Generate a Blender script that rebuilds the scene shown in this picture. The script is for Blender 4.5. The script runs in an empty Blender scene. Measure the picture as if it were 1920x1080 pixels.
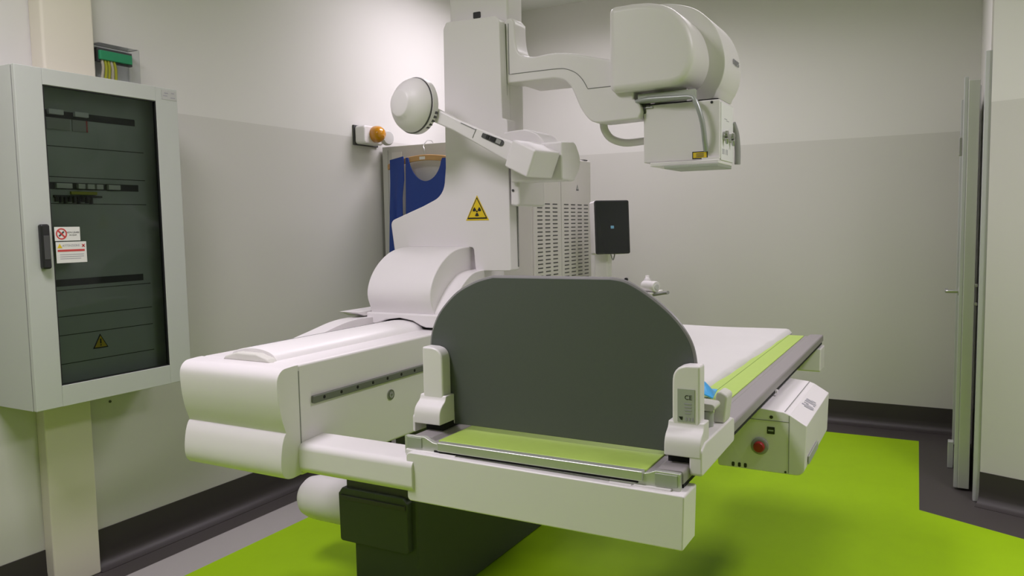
import bpy, bmesh, math, random
from mathutils import Vector, Matrix
random.seed(7)
S = bpy.context.scene
COL = S.collection
PI = math.pi

# ------------------------------------------------------------------ materials
def mat(name, col, rough=0.5, metal=0.0, bump=0.0, bscale=300.0, vary=0.0, spec=0.5, coat=0.0):
    m = bpy.data.materials.new(name); m.use_nodes = True
    nt = m.node_tree; b = nt.nodes['Principled BSDF']
    b.inputs['Base Color'].default_value = (*col, 1)
    b.inputs['Roughness'].default_value = rough
    b.inputs['Metallic'].default_value = metal
    b.inputs['Specular IOR Level'].default_value = spec
    if coat: b.inputs['Coat Weight'].default_value = coat
    if bump or vary:
        tc = nt.nodes.new('ShaderNodeTexCoord')
        n = nt.nodes.new('ShaderNodeTexNoise'); n.inputs['Scale'].default_value = bscale; n.inputs['Detail'].default_value = 3
        nt.links.new(tc.outputs['Object'], n.inputs['Vector'])
        if bump:
            bp = nt.nodes.new('ShaderNodeBump'); bp.inputs['Strength'].default_value = bump; bp.inputs['Distance'].default_value = 0.002
            nt.links.new(n.outputs['Fac'], bp.inputs['Height']); nt.links.new(bp.outputs['Normal'], b.inputs['Normal'])
        if vary:
            mx = nt.nodes.new('ShaderNodeMix'); mx.data_type = 'RGBA'
            mx.inputs[6].default_value = (*[c * (1 - vary) for c in col], 1)
            mx.inputs[7].default_value = (*[min(1, c * (1 + vary)) for c in col], 1)
            nt.links.new(n.outputs['Fac'], mx.inputs[0]); nt.links.new(mx.outputs[2], b.inputs['Base Color'])
    return m

def wall_mat(name, up, low, zb):
    """two painted zones: matt above the border, satin enamel below"""
    m = mat(name, up, 0.6, bump=0.06, bscale=180)
    nt = m.node_tree; b = nt.nodes['Principled BSDF']
    g = nt.nodes.new('ShaderNodeNewGeometry'); s = nt.nodes.new('ShaderNodeSeparateXYZ')
    nt.links.new(g.outputs['Position'], s.inputs[0])
    c = nt.nodes.new('ShaderNodeMath'); c.operation = 'GREATER_THAN'; c.inputs[1].default_value = zb
    nt.links.new(s.outputs['Z'], c.inputs[0])
    mx = nt.nodes.new('ShaderNodeMix'); mx.data_type = 'RGBA'
    mx.inputs[6].default_value = (*low, 1); mx.inputs[7].default_value = (*up, 1)
    nt.links.new(c.outputs[0], mx.inputs[0]); nt.links.new(mx.outputs[2], b.inputs['Base Color'])
    r = nt.nodes.new('ShaderNodeMapRange'); r.inputs['To Min'].default_value = 0.42; r.inputs['To Max'].default_value = 0.75
    nt.links.new(c.outputs[0], r.inputs['Value']); nt.links.new(r.outputs[0], b.inputs['Roughness'])
    return m

def glass_mat(name, tint, fres=0.12, rough=0.02):
    m = bpy.data.materials.new(name); m.use_nodes = True
    nt = m.node_tree; nt.nodes.clear()
    o = nt.nodes.new('ShaderNodeOutputMaterial'); mix = nt.nodes.new('ShaderNodeMixShader')
    t = nt.nodes.new('ShaderNodeBsdfTransparent'); t.inputs[0].default_value = (*tint, 1)
    g = nt.nodes.new('ShaderNodeBsdfGlossy'); g.inputs['Roughness'].default_value = rough
    lw = nt.nodes.new('ShaderNodeLayerWeight'); lw.inputs['Blend'].default_value = fres
    nt.links.new(lw.outputs['Fresnel'], mix.inputs[0]); nt.links.new(t.outputs[0], mix.inputs[1]); nt.links.new(g.outputs[0], mix.inputs[2])
    nt.links.new(mix.outputs[0], o.inputs[0])
    return m

def emit_mat(name, col, st):
    m = bpy.data.materials.new(name); m.use_nodes = True
    b = m.node_tree.nodes['Principled BSDF']
    b.inputs['Base Color'].default_value = (*col, 1); b.inputs['Emission Color'].default_value = (*col, 1); b.inputs['Emission Strength'].default_value = st
    return m

WHITE = mat('white_enamel', (.75, .72, .735), .38, bump=.02, bscale=500)
WHITE2 = mat('white_plastic', (.78, .755, .765), .42)
OFFWH = mat('warm_white_plastic', (.62, .61, .57), .5)
CABG = mat('cabinet_grey_enamel', (.49, .51, .485), .45, bump=.03, bscale=400)
EQUIP = mat('equipment_light_grey', (.60, .575, .55), .5, bump=.02)
PANELW = mat('panel_white', (.62, .61, .59), .45)
PED = mat('pedestal_dark_grey', (.06, .072, .06), .5, bump=.04, bscale=250)
FOOT = mat('footboard_dark_grey', (.082, .092, .086), .55, bump=.05, bscale=500, vary=.1)
FEDGE = mat('footboard_edge_grey', (.22, .21, .22), .4)
RAILG = mat('rail_grey', (.27, .25, .255), .45, vary=.05)
ALU = mat('anodised_aluminium', (.60, .62, .57), .38, metal=.65)
ALUD = mat('aluminium_end_plate', (.40, .43, .37), .5, metal=.4)
STEEL = mat('brushed_steel', (.45, .45, .44), .35, metal=.9)
GREYP = mat('grey_plastic', (.30, .30, .30), .5)
DGREY = mat('dark_grey_plastic', (.06, .06, .062), .5)
BLACK = mat('black_plastic', (.012, .012, .014), .4)
VOID = mat('black_recess', (.006, .006, .006), .9)
SEAM = mat('seam_grey', (.22, .22, .22), .7)
PADG = mat('green_tabletop_laminate', (.40, .56, .11), .42, vary=.04, bscale=60)
SHEET = mat('white_paper_sheet', (.59, .58, .57), .8, bump=.5, bscale=35)
YELL = mat('warning_yellow', (.72, .52, .01), .5)
RED = mat('red_plastic', (.30, .012, .016), .4)
REDP = mat('red_print', (.55, .05, .05), .6)
GREENP = mat('green_terminal_block', (.035, .36, .16), .5)
YGW = mat('yellow_green_wire', (.45, .45, .03), .5)
BLUEC = mat('blue_apron_vinyl', (.008, .042, .27), .5, bump=.15, bscale=60, vary=.08)
BLUEP = mat('light_blue_film', (.05, .36, .75), .35)
WOOD = mat('hanger_wood', (.52, .30, .12), .5, vary=.2, bscale=20)
AMBER = mat('amber_lens', (.58, .24, .003), .12, coat=.6)
LENS = mat('clear_grey_lens', (.60, .60, .60), .2)
SCREEN = mat('screen_black_glass', (.012, .014, .016), .12)
ICON = emit_mat('screen_icon_blue', (.12, .28, .40), .15)
PRINT = mat('grey_print', (.33, .32, .37), .6)
PRINTD = mat('dark_print', (.05, .05, .06), .6)
LABW = mat('white_label', (.72, .71, .69), .5)
LABG = mat('silver_label', (.36, .38, .34), .45)
BREAK = mat('breaker_grey', (.75, .77, .76), .5)
INNER = mat('inner_panel_grey', (.50, .54, .52), .6, vary=.1, bscale=6)
INNER2 = mat('inner_slot_dark', (.03, .035, .03), .6)
GLASSD = glass_mat('smoked_glass', (.74, .77, .76), .20)
GLASSC = glass_mat('clear_polycarbonate', (.90, .91, .92), .12, .15)
DOORM = mat('door_grey_metal', (.55, .56, .53), .4, metal=.3)
JAMB = mat('jamb_metal', (.50, .51, .51), .4, metal=.3)
PILL = mat('cream_paint', (.70, .66, .56), .6, bump=.05)
CEILM = mat('ceiling_white', (.70, .70, .69), .9)
LINO_G = mat('green_linoleum', (.30, .505, .004), .5, vary=.05, bscale=8, spec=.15)
LINO_D = mat('brown_linoleum', (.052, .045, .043), .55, vary=.1, bscale=60)
LINO_L = mat('light_grey_linoleum', (.36, .34, .335), .5, vary=.03, bscale=10)
BASEM = mat('brown_vinyl_baseboard', (.036, .030, .029), .5)
WALLM = wall_mat('two_zone_wall_paint', (.67, .66, .635), (.575, .565, .535), 2.07)

# ------------------------------------------------------------------ geometry helpers
class B:
    """collects shapes into one mesh; .mats lists material slots"""
    def __init__(s, *mats): s.bm = bmesh.new(); s.mats = list(mats)
    def _add(s, t, mi, bev=0, seg=3, ang=35, rot=None):
        bmesh.ops.recalc_face_normals(t, faces=t.faces[:])
        if bev:
            es = [e for e in t.edges if len(e.link_faces) == 2 and e.calc_face_angle(0) > math.radians(ang)]
            if es: bmesh.ops.bevel(t, geom=es, offset=bev, offset_type='OFFSET', segments=seg, profile=.5, affect='EDGES', clamp_overlap=True)
        if rot is not None: bmesh.ops.transform(t, matrix=rot, verts=t.verts[:])
        for f in t.faces: f.material_index = mi
        me = bpy.data.meshes.new('t'); t.to_mesh(me); t.free(); s.bm.from_mesh(me); bpy.data.meshes.remove(me)
        return s
    def box(s, x0, x1, y0, y1, z0, z1, mi=0, bev=0, seg=3, rot=None):
        t = bmesh.new()
        bmesh.ops.create_cube(t, size=1, matrix=Matrix.Translation(((x0+x1)/2, (y0+y1)/2, (z0+z1)/2)) @ Matrix.Diagonal((x1-x0, y1-y0, z1-z0, 1)))
        return s._add(t, mi, bev, seg, rot=rot)
    def prism(s, poly, axis, a, b, mi=0, bev=0, seg=3, ang=35, rot=None):
        f = {'X': lambda p, c: (c, p[0], p[1]), 'Y': lambda p, c: (p[0], c, p[1]), 'Z': lambda p, c: (p[0], p[1], c)}[axis]
        t = bmesh.new(); n = len(poly)
        va = [t.verts.new(f(p, a)) for p in poly]; vb = [t.verts.new(f(p, b)) for p in poly]
        t.faces.new(va); t.faces.new(vb[::-1])
        for i in range(n): t.faces.new((va[i], vb[i], vb[(i+1) % n], va[(i+1) % n]))
        return s._add(t, mi, bev, seg, ang, rot)
    def cyl(s, p0, p1, r, mi=0, seg=32, r1=None, bev=0):
        p0, p1 = Vector(p0), Vector(p1); d = p1 - p0
        t = bmesh.new()
        bmesh.ops.create_cone(t, cap_ends=True, segments=seg, radius1=r, radius2=r if r1 is None else r1, depth=d.length,
                              matrix=Matrix.Translation((p0+p1)/2) @ d.to_track_quat('Z', 'Y').to_matrix().to_4x4())
        return s._add(t, mi, bev)
    def lathe(s, prof, org, axis, mi=0, seg=48, rot=None):
        q = Vector(axis).to_track_quat('Z', 'Y').to_matrix(); org = Vector(org); t = bmesh.new(); rings = []
        for r, h in prof:
            if r < 1e-6: rings.append([t.verts.new(org + q @ Vector((0, 0, h)))])
            else: rings.append([t.verts.new(org + q @ Vector((r*math.cos(2*PI*k/seg), r*math.sin(2*PI*k/seg), h))) for k in range(seg)])
        for a, b in zip(rings, rings[1:]):
            if len(a) == 1 and len(b) == 1: continue
            for k in range(seg):
                k2 = (k+1) % seg
                if len(a) == 1: t.faces.new((a[0], b[k2], b[k]))
                elif len(b) == 1: t.faces.new((a[k], a[k2], b[0]))
                else: t.faces.new((a[k], a[k2], b[k2], b[k]))
        if len(rings[0]) > 1: t.faces.new(rings[0][::-1])
        if len(rings[-1]) > 1: t.faces.new(rings[-1])
        return s._add(t, mi, rot=rot)
    def tube(s, pts, r, mi=0, seg=12, sub=6, flat=1.0):
        P = catmull([Vector(p) for p in pts], sub) if sub > 1 else [Vector(p) for p in pts]
        t = bmesh.new(); rings = []; up = Vector((0, 0, 1)); pn = None
        for i, p in enumerate(P):
            d = (P[min(i+1, len(P)-1)] - P[max(i-1, 0)]).normalized()
            if pn is None:
                pn = d.cross(up if abs(d.z) < .9 else Vector((1, 0, 0))).normalized()
            pn = (pn - d * pn.dot(d)).normalized(); bn = d.cross(pn)
            rings.append([t.verts.new(p + pn*r*math.cos(2*PI*k/seg) + bn*r*flat*math.sin(2*PI*k/seg)) for k in range(seg)])
        for a, b in zip(rings, rings[1:]):
            for k in range(seg): t.faces.new((a[k], a[(k+1) % seg], b[(k+1) % seg], b[k]))
        t.faces.new(rings[0][::-1]); t.faces.new(rings[-1])
        return s._add(t, mi)
    def text(s, body, size, org, right, up, mi=0, depth=.0008):
        cu = bpy.data.curves.new('t', 'FONT'); cu.body = body; cu.size = size; cu.extrude = depth; cu.align_x = 'CENTER'; cu.align_y = 'CENTER'
        o = bpy.data.objects.new('t', cu); COL.objects.link(o)
        me = bpy.data.meshes.new_from_object(o.evaluated_get(bpy.context.evaluated_depsgraph_get()))
        bpy.data.objects.remove(o); bpy.data.curves.remove(cu)
        t = bmesh.new(); t.from_mesh(me); bpy.data.meshes.remove(me)
        r, u = Vector(right).normalized(), Vector(up).normalized(); n = r.cross(u)
        M = Matrix((r, u, n)).transposed().to_4x4(); M.translation = Vector(org)
        bmesh.ops.transform(t, matrix=M, verts=t.verts[:])
        return s._add(t, mi)
    def grid(s, fn, nu, nv, th, mi=0):
        """sheet with thickness: fn(u,v)->(point, normal)"""
        t = bmesh.new(); A = []; C = []
        for i in range(nu+1):
            A.append([]); C.append([])
            for j in range(nv+1):
                p, n = fn(i/nu, j/nv); p = Vector(p); n = Vector(n)
                A[-1].append(t.verts.new(p)); C[-1].append(t.verts.new(p - n*th))
        for i in range(nu):
            for j in range(nv):
                t.faces.new((A[i][j], A[i+1][j], A[i+1][j+1], A[i][j+1])); t.faces.new((C[i][j], C[i][j+1], C[i+1][j+1], C[i+1][j]))
        for i in range(nu):
            t.faces.new((A[i][0], C[i][0], C[i+1][0], A[i+1][0])); t.faces.new((A[i][nv], A[i+1][nv], C[i+1][nv], C[i][nv]))
        for j in range(nv):
            t.faces.new((A[0][j], A[0][j+1], C[0][j+1], C[0][j])); t.faces.new((A[nu][j], C[nu][j], C[nu][j+1], A[nu][j+1]))
        return s._add(t, mi)

def catmull(P, n):
    out = []
    for i in range(len(P)-1):
        a, b, c, d = P[max(i-1, 0)], P[i], P[i+1], P[min(i+2, len(P)-1)]
        for k in range(n):
            t = k/n
            out.append(.5*((2*b) + (c-a)*t + (2*a-5*b+4*c-d)*t*t + (3*b-a-3*c+d)*t**3))
    out.append(P[-1]); return out

def smooth2(pts, n=5): return [(v.x, v.y) for v in catmull([Vector((p[0], p[1], 0)) for p in pts], n)]

def rp(pts, seg=6):
    """polygon whose corners (x, y, r) are rounded to radius r"""
    out = []; n = len(pts)
    for i, p in enumerate(pts):
        r = p[2] if len(p) > 2 else 0
        P = Vector(p[:2])
        if r <= 0: out.append(tuple(P)); continue
        a = (Vector(pts[i-1][:2]) - P); c = (Vector(pts[(i+1) % n][:2]) - P)
        la, lc = a.length, c.length; a.normalize(); c.normalize()
        ang = a.angle(c); d = min(r/math.tan(ang/2), la*.49, lc*.49); rr = d*math.tan(ang/2)
        bis = (a+c).normalized(); C = P + bis*(rr/math.sin(ang/2))
        s0 = P + a*d - C; s1 = P + c*d - C
        a0 = math.atan2(s0.y, s0.x); da = math.atan2(s1.y, s1.x) - a0
        while da > PI: da -= 2*PI
        while da < -PI: da += 2*PI
        for k in range(seg+1):
            t = a0 + da*k/seg; out.append((C.x + rr*math.cos(t), C.y + rr*math.sin(t)))
    return out

def rrect(x0, x1, z0, z1, r): return rp([(x0, z0, r), (x1, z0, r), (x1, z1, r), (x0, z1, r)])

def link(name, b, parent=None, org=(0, 0, 0), sharp=40):
    bm = b.bm
    if parent is not None: org = parent['_w'] if '_w' in parent else org
    bmesh.ops.translate(bm, vec=-Vector(org), verts=bm.verts[:])
    me = bpy.data.meshes.new(name); bm.to_mesh(me); bm.free()
    for m in b.mats: me.materials.append(m)
    for p in me.polygons: p.use_smooth = True
    me.set_sharp_from_angle(angle=math.radians(sharp))
    o = bpy.data.objects.new(name, me); COL.objects.link(o)
    if parent is not None: o.parent = parent
    else: o.location = org
    o['_w'] = list(org)
    w = o.modifiers.new('wn', 'WEIGHTED_NORMAL'); w.keep_sharp = True; w.weight = 80
    return o

def thing(name, label, cat, loc, group=None):
    o = bpy.data.objects.new(name, None); COL.objects.link(o); o.location = loc; o.empty_display_size = .1
    o['label'] = label; o['category'] = cat; o['_w'] = list(loc)
    if group: o['group'] = group
    return o

def single(name, b, label, cat, org, group=None):
    o = link(name, b, None, org); o['label'] = label; o['category'] = cat
    if group: o['group'] = group
    return o

def part(name, b, parent, label=None, sharp=40):
    o = link(name, b, parent, sharp=sharp)
    if label: o['label'] = label
    return o

def struct(name, b, org=(0, 0, 0)):
    o = link(name, b, None, org); o['kind'] = 'structure'; return o

# ------------------------------------------------------------------ setting
XW, YW, ZC = -3.29, 6.15, 3.33
b = B(LINO_G, LINO_D, LINO_L)
def quad(b, pts, mi, z=0.0):
    t = bmesh.new(); t.faces.new([t.verts.new((x, y, z)) for x, y in pts]); b._add(t, mi)
quad(b, [(-2.868, -3.3), (3.0, -3.3), (3.0, 3.0), (.359, 4.237), (-.078, 4.442), (-.115, 5.84), (-2.868, 5.84)], 0)
quad(b, [(-3.10, -3.3), (-2.868, -3.3), (-2.868, 5.84), (-3.10, 5.84)], 2)
quad(b, [(-3.4, -3.3), (-3.10, -3.3), (-3.10, 5.84), (-3.4, 5.84)], 1)
quad(b, [(-3.4, 5.84), (-.115, 5.84), (.30, 5.84), (.30, 6.2), (-3.4, 6.2)], 1)
quad(b, [(-.078, 4.442), (.359, 4.237), (3.0, 3.0), (3.0, 3.8), (.30, 4.75), (.30, 5.84), (-.115, 5.84)], 1)
bmesh.ops.remove_doubles(b.bm, verts=b.bm.verts[:], dist=1e-5)
for f in b.bm.faces:
    f.normal_update()
    if f.normal.z < 0: f.normal_flip()
struct('floor', b)
b = B(CEILM); b.box(-3.4, 3.1, -3.3, 6.3, ZC, ZC+.1); struct('ceiling', b, (0, 0, ZC))
b = B(WALLM); b.box(XW-.1, XW, -3.3, 6.25, 0, ZC); struct('wall_left', b, (XW, 2, 0))
b = B(WALLM); b.box(XW, .35, YW, YW+.1, 0, ZC); struct('wall_back', b, (-1.5, YW, 0))
# short side wall behind the angled partition (it carries the sliding door), then the partition itself
XR = .19
b = B(WALLM); b.box(XR, XR+.16, 4.75, YW, 0, ZC); struct('wall_door_side', b, (XR, 5.4, 0))
pd = Vector((math.cos(math.radians(20)), -math.sin(math.radians(20)))); pn = Vector((pd.y, -pd.x)) * -1
P0 = Vector((XR+.005, 4.68)); P1 = P0 + pd*3.0; bk = Vector((.342, .94))
b = B(WALLM); b.prism([tuple(P0), tuple(P1), tuple(P1+bk*.12), tuple(P0+bk*.12)], 'Z', 0, ZC); struct('wall_right', b, (1.5, 4.2, 0))
b = B(WALLM); b.box(2.95, 3.05, -3.3, 3.75, 0, ZC); struct('wall_side', b, (3, 1, 0))
b = B(WALLM); b.box(XW, 3.05, -3.3, -3.2, 0, ZC); struct('wall_front', b, (0, -3.25, 0))
# coved vinyl baseboards
prof = [(0, .17), (.006, .17), (.008, .075), (.014, .045), (.026, .022), (.045, .008), (.07, .002), (.07, 0), (0, 0)]
b = B(BASEM); b.prism([(XW+d, z) for d, z in prof], 'Y', 2.062, YW); struct('baseboard_left', b, (XW, 4, 0))
b = B(BASEM); b.prism([(XW+d, z) for d, z in prof], 'Y', -3.2, 1.858); struct('baseboard_left_near', b, (XW, 0, 0))
b = B(BASEM); b.prism([(YW-d, z) for d, z in prof], 'X', XW+.07, XR); struct('baseboard_back', b, (-1.5, YW, 0))
b = B(BASEM)
R20 = Matrix.Translation((P0.x, P0.y, 0)) @ Matrix.Rotation(math.radians(-20), 4, 'Z')
b.prism([(-d, z) for d, z in prof], 'X', 0, 2.9, rot=R20); struct('baseboard_right', b, (1.5, 4.2, 0))
# cable chase on the left wall: broad pilaster above, duct below the cabinet
b = B(PILL); b.box(XW, -3.20, 1.935, 2.160, 2.13, ZC, bev=.012); struct('pillar_upper', b, (XW, 2.03, 2.13))
b = B(PILL); b.box(XW, -3.23, 1.858, 2.062, 0, .93, bev=.006); struct('pillar_lower', b, (XW, 1.84, 0))
b = B(DGREY)
for y, z in ((2.19, .735), (2.40, .765)): b.cyl((XW-.001, y, z), (XW+.004, y, z), .006, 0, 12)
struct('trim_wall_plugs', b, (XW, 2.3, .73))

b = B(BLACK); b.cyl((-2.296, YW-.02, 1.029), (-2.296, YW, 1.029), .014, 0, 16); struct('trim_3', b, (-2.296, YW, 1.03))
# sliding door on the side wall, seen nearly edge on
d = bpy.data.objects.new('door_1', None); COL.objects.link(d); d['kind'] = 'structure'; d.location = (.13, 5.35, 0); d['_w'] = [.13, 5.35, 0]
b = B(DOORM); b.box(.098, .152, 4.86, 5.86, .012, 2.215, bev=.004); part('door_leaf', b, d)
b = B(JAMB); b.box(.078, .098, 4.865, 4.905, .012, 2.235, bev=.003); b.box(.078, .098, 5.80, 5.84, .012, 2.235, bev=.003); part('door_edge_strip', b, d)
b = B(STEEL)
b.tube([(.095, 4.93, 1.09), (.03, 4.93, 1.09), (.02, 4.94, 1.09), (.02, 5.05, 1.09)], .009, sub=4)
b.cyl((.075, 4.93, 1.09), (.098, 4.93, 1.09), .022, 0, 20); part('door_handle', b, d)
b = B(STEEL)
for z in (1.03, 1.13): b.box(.152, .166, 4.855, 4.875, z-.008, z+.008, bev=.003)
b.box(.062, .08, 5.0, 5.03, 1.83, 1.93, bev=.004); part('door_lock', b, d)
b = B(JAMB); b.box(.165, .198, 4.70, 4.745, 0, 2.33, bev=.004); b.box(.165, .198, 5.9, 5.94, 0, 2.33, bev=.004); struct('trim_1', b, (.18, 4.72, 0))
b = B(JAMB); b.box(.05, .08, 5.28, 5.34, 0, .16, bev=.004); struct('trim_2', b, (.065, 5.31, 0))

# ------------------------------------------------------------------ ceiling lamps (above the frame)
def ceiling_light(x, y, w, l, power, label, spread=152):
    t = thing('ceiling_light', label, 'ceiling light', (x, y, ZC), 'ceiling panel lights')
    b = B(WHITE2); z0, z1 = ZC-.06, ZC
    b.box(x-w/2-.02, x-w/2, y-l/2-.02, y+l/2+.02, z0, z1); b.box(x+w/2, x+w/2+.02, y-l/2-.02, y+l/2+.02, z0, z1)
    b.box(x-w/2, x+w/2, y-l/2-.02, y-l/2, z0, z1); b.box(x-w/2, x+w/2, y+l/2, y+l/2+.02, z0, z1); part('frame', b, t)
    b = B(emit_mat('lamp_diffuser', (1, .98, .95), 2.0)); b.box(x-w/2, x+w/2, y-l/2, y+l/2, ZC-.04, ZC-.03); part('diffuser', b, t)
    L = bpy.data.lights.new('ceiling_lamp', 'AREA'); L.shape = 'RECTANGLE'; L.size = w*.95; L.size_y = l*.95; L.energy = power; L.color = (.975, .872, 1.0); L.spread = math.radians(spread)
    o = bpy.data.objects.new('ceiling_lamp', L); COL.objects.link(o); o.location = (x, y, ZC-.055)
ceiling_light(-2.35, 4.65, .6, 1.2, 27, 'ceiling panel light near the left wall, beyond the x-ray column', 165)
ceiling_light(-.9, 4.5, .6, 1.2, 9, 'ceiling panel light above the far end of the examination table')
ceiling_light(-2.0, .85, .6, 1.2, 42, 'ceiling panel light above the near end of the left wall')
ceiling_light(1.15, 2.8, .6, 1.2, 40, 'ceiling panel light at the right, in front of the angled wall')
ceiling_light(.6, -1.6, .6, 1.2, 9, 'ceiling panel light behind the camera')

# ------------------------------------------------------------------ wall cabinet
cx, y0, y1, z0, z1 = -3.0, 1.70, 2.402, .822, 2.122
t = thing('electrical_cabinet', 'grey wall-mounted electrical cabinet with a dark glass door', 'cabinet', (XW, 2.05, z0))
b = B(CABG, SEAM)
w = .018; xb = XW+.001
b.box(xb, xb+.02, y0, y1, z0, z1); b.box(xb, cx-.0235, y0, y0+w, z0, z1, bev=.001); b.box(xb, cx-.022, y1-w, y1, z0, z1, bev=.003)
b.box(xb, cx-.0225, y0+w-.002, y1-w+.002, z0+.0005, z0+w); b.box(xb, cx-.0225, y0+w-.002, y1-w+.002, z1-w, z1-.0005)
b.box(cx-.0235, cx-.0195, y0+.0005, y0+.03, z0+.004, z1-.004, 1)
part('body', b, t)
gy0, gy1, gz0, gz1 = 1.803, 2.292, .905, 2.060
b = B(CABG)
b.box(cx-.02, cx, y0, gy0, z0, z1, bev=.003); b.box(cx-.02, cx, gy1, y1, z0, z1, bev=.003)
b.box(cx-.02, cx, gy0, gy1, z0, gz0, bev=.002); b.box(cx-.02, cx, gy0, gy1, gz1, z1, bev=.002)
door = part('door', b, t)
b = B(GLASSD); b.box(cx-.012, cx-.008, gy0, gy1, gz0, gz1); part('glass_pane', b, door)
b = B(BLACK)
for a in ((cx-.018, cx-.002, gy0, gy0+.004, gz0, gz1), (cx-.018, cx-.002, gy1-.004, gy1, gz0, gz1), (cx-.018, cx-.002, gy0, gy1, gz0, gz0+.004), (cx-.018, cx-.002, gy0, gy1, gz1-.004, gz1)): b.box(*a)
part('gasket', b, door)
b = B(BLACK, DGREY); b.box(cx, cx+.026, 1.747, 1.781, 1.363, 1.533, bev=.008); b.box(cx+.026, cx+.028, 1.753, 1.775, 1.40, 1.49, 1, bev=.003); part('handle', b, door)
# inside: mounting plates with slots
ix = cx-.075
b = B(INNER, INNER2)
b.box(ix-.004, ix, y0+.02, y1-.02, z0+.02, z1-.02)
for z in (1.84, 1.72, 1.615, 1.27, 1.165, 1.09, .975): b.box(ix, ix+.001, gy0-.05, gy1-.02, z-.0015, z+.0015, 1)
for z in (1.965, 1.685, 1.30): b.box(ix, ix+.0015, gy0-.06, gy1-.055, z-.014, z+.014, 1)
plate = part('mounting_plate', b, t)
def brk(y, z, w, h): 
    b = B(BREAK); b.box(ix+.002, ix+.018, y-w/2, y+w/2, z-h/2, z+h/2, bev=.002); part('breaker', b, plate)
for y, w in ((1.885, .06), (1.99, .058)): brk(y, 1.972, w, .02)
for y, w in ((1.90, .065), (1.972, .03), (2.012, .03), (2.05, .03), (2.115, .055)): brk(y, 1.685, w, .02)
b = B(LABG, REDP); b.box(ix+.001, ix+.006, 1.955, 2.02, 1.905, 1.95); b.box(ix+.001, ix+.0065, 2.012, 2.018, 1.905, 1.95, 1); b.box(ix+.001, ix+.006, 1.85, 1.945, 1.905, 1.95); part('rating_plate', b, plate)
b = B(INNER2, YGW)
b.box(ix+.001, ix+.012, 1.86, 2.06, 1.640, 1.648)
for k in range(9): b.box(ix+.001, ix+.016, 1.865+k*.018, 1.872+k*.018, 1.622-.004*(k % 3), 1.645)
b.box(ix+.001, ix+.01, 1.93, 2.04, 1.652, 1.664, 1); part('terminal_strip', b, plate)
tri = lambda y, z, s: [(y-s, z-s*.8), (y+s, z-s*.8), (y, z+s*.95)]
b = B(YELL, BLACK); yc, zc = 2.02, 1.045
b.prism(tri(yc, zc, .034), 'X', ix+.001, ix+.0025, 1); b.prism(tri(yc, zc-.001, .027), 'X', ix+.0025, ix+.004, 0)
b.box(ix+.004, ix+.0045, yc-.003, yc+.003, zc-.008, zc+.012, 1); b.box(ix+.004, ix+.0045, yc-.003, yc+.003, zc-.017, zc-.012, 1)
part('warning_triangle', b, plate, 'yellow warning triangle')
# stickers on the glass edge
sx = cx+.0005
b = B(LABW, REDP, PRINTD)
ly0, ly1, lz0, lz1 = 1.811, 1.913, 1.468, 1.522
b.box(sx, sx+.001, ly0, ly1, lz0, lz1)
c = (1.838, 1.495)
ring = [(c[0]+.022*math.cos(a), c[1]+.022*math.sin(a)) for a in [2*PI*k/32 for k in range(32)]]
for k in range(32):
    a0, a1 = 2*PI*k/32, 2*PI*(k+1)/32
    b.prism([(c[0]+.022*math.cos(a0), c[1]+.022*math.sin(a0)), (c[0]+.022*math.cos(a1), c[1]+.022*math.sin(a1)), (c[0]+.017*math.cos(a1), c[1]+.017*math.sin(a1)), (c[0]+.017*math.cos(a0), c[1]+.017*math.sin(a0))], 'X', sx+.001, sx+.0015, 1)
q = .0022
for sg in (1,):
    b.prism([(c[0]-.013-q, c[1]+.013-q), (c[0]+.013-q, c[1]-.013-q), (c[0]+.013+q, c[1]-.013+q), (c[0]-.013+q, c[1]+.013+q)], 'X', sx+.001, sx+.0018, 1)
    b.prism([(c[0]-.010-q, c[1]-.009+q), (c[0]+.010-q, c[1]+.009+q), (c[0]+.010+q, c[1]+.009-q), (c[0]-.010+q, c[1]-.009-q)], 'X', sx+.001, sx+.0016, 2)
b.text('NON USARE', .0095, (sx+.001, 1.884, 1.500), (0, 1, 0), (0, 0, 1), 2, .0004)
b.text('ACQUA', .0085, (sx+.001, 1.884, 1.490), (0, 1, 0), (0, 0, 1), 2, .0004)
part('prohibition_label', b, door, 'white label with a red prohibition circle')
b = B(LABW, REDP, PRINTD, YELL, PRINT)
ly0, ly1, lz0, lz1 = 1.813, 1.936, 1.382, 1.464
b.box(sx, sx+.001, ly0, ly1, lz0, lz1)
b.box(sx+.001, sx+.0015, ly0+.006, ly1-.008, 1.426, 1.434, 1)
b.prism(tri(1.828, 1.448, .010), 'X', sx+.001, sx+.0016, 3)
b.text('ATTENZIONE', .0115, (sx+.001, 1.874, 1.449), (0, 1, 0), (0, 0, 1), 4, .0004)
b.prism([(1.917, 1.452), (1.919, 1.455), (1.930, 1.444), (1.928, 1.441)], 'X', sx+.001, sx+.0016, 1); b.prism([(1.917, 1.444), (1.919, 1.441), (1.930, 1.452), (1.928, 1.455)], 'X', sx+.001, sx+.0016, 1)
for k in range(3): b.box(sx+.001, sx+.0012, ly0+.014, ly1-.012-.012*(k == 2), 1.413-k*.008, 1.4155-k*.008, 4)
part('attention_label', b, door, 'white label with a red stripe')
b = B(mat('pale_label', (.46, .46, .45), .5), PRINT)
b.box(sx, sx+.0006, 2.322, 2.395, 2.072, 2.112)
for y, w, z in ((2.345, .018, 2.10), (2.378, .014, 2.102), (2.34, .02, 2.088), (2.378, .022, 2.082)): b.box(sx+.0006, sx+.001, y-w/2, y+w/2, z-.002, z+.002, 1)
part('serial_label', b, door)

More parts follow.
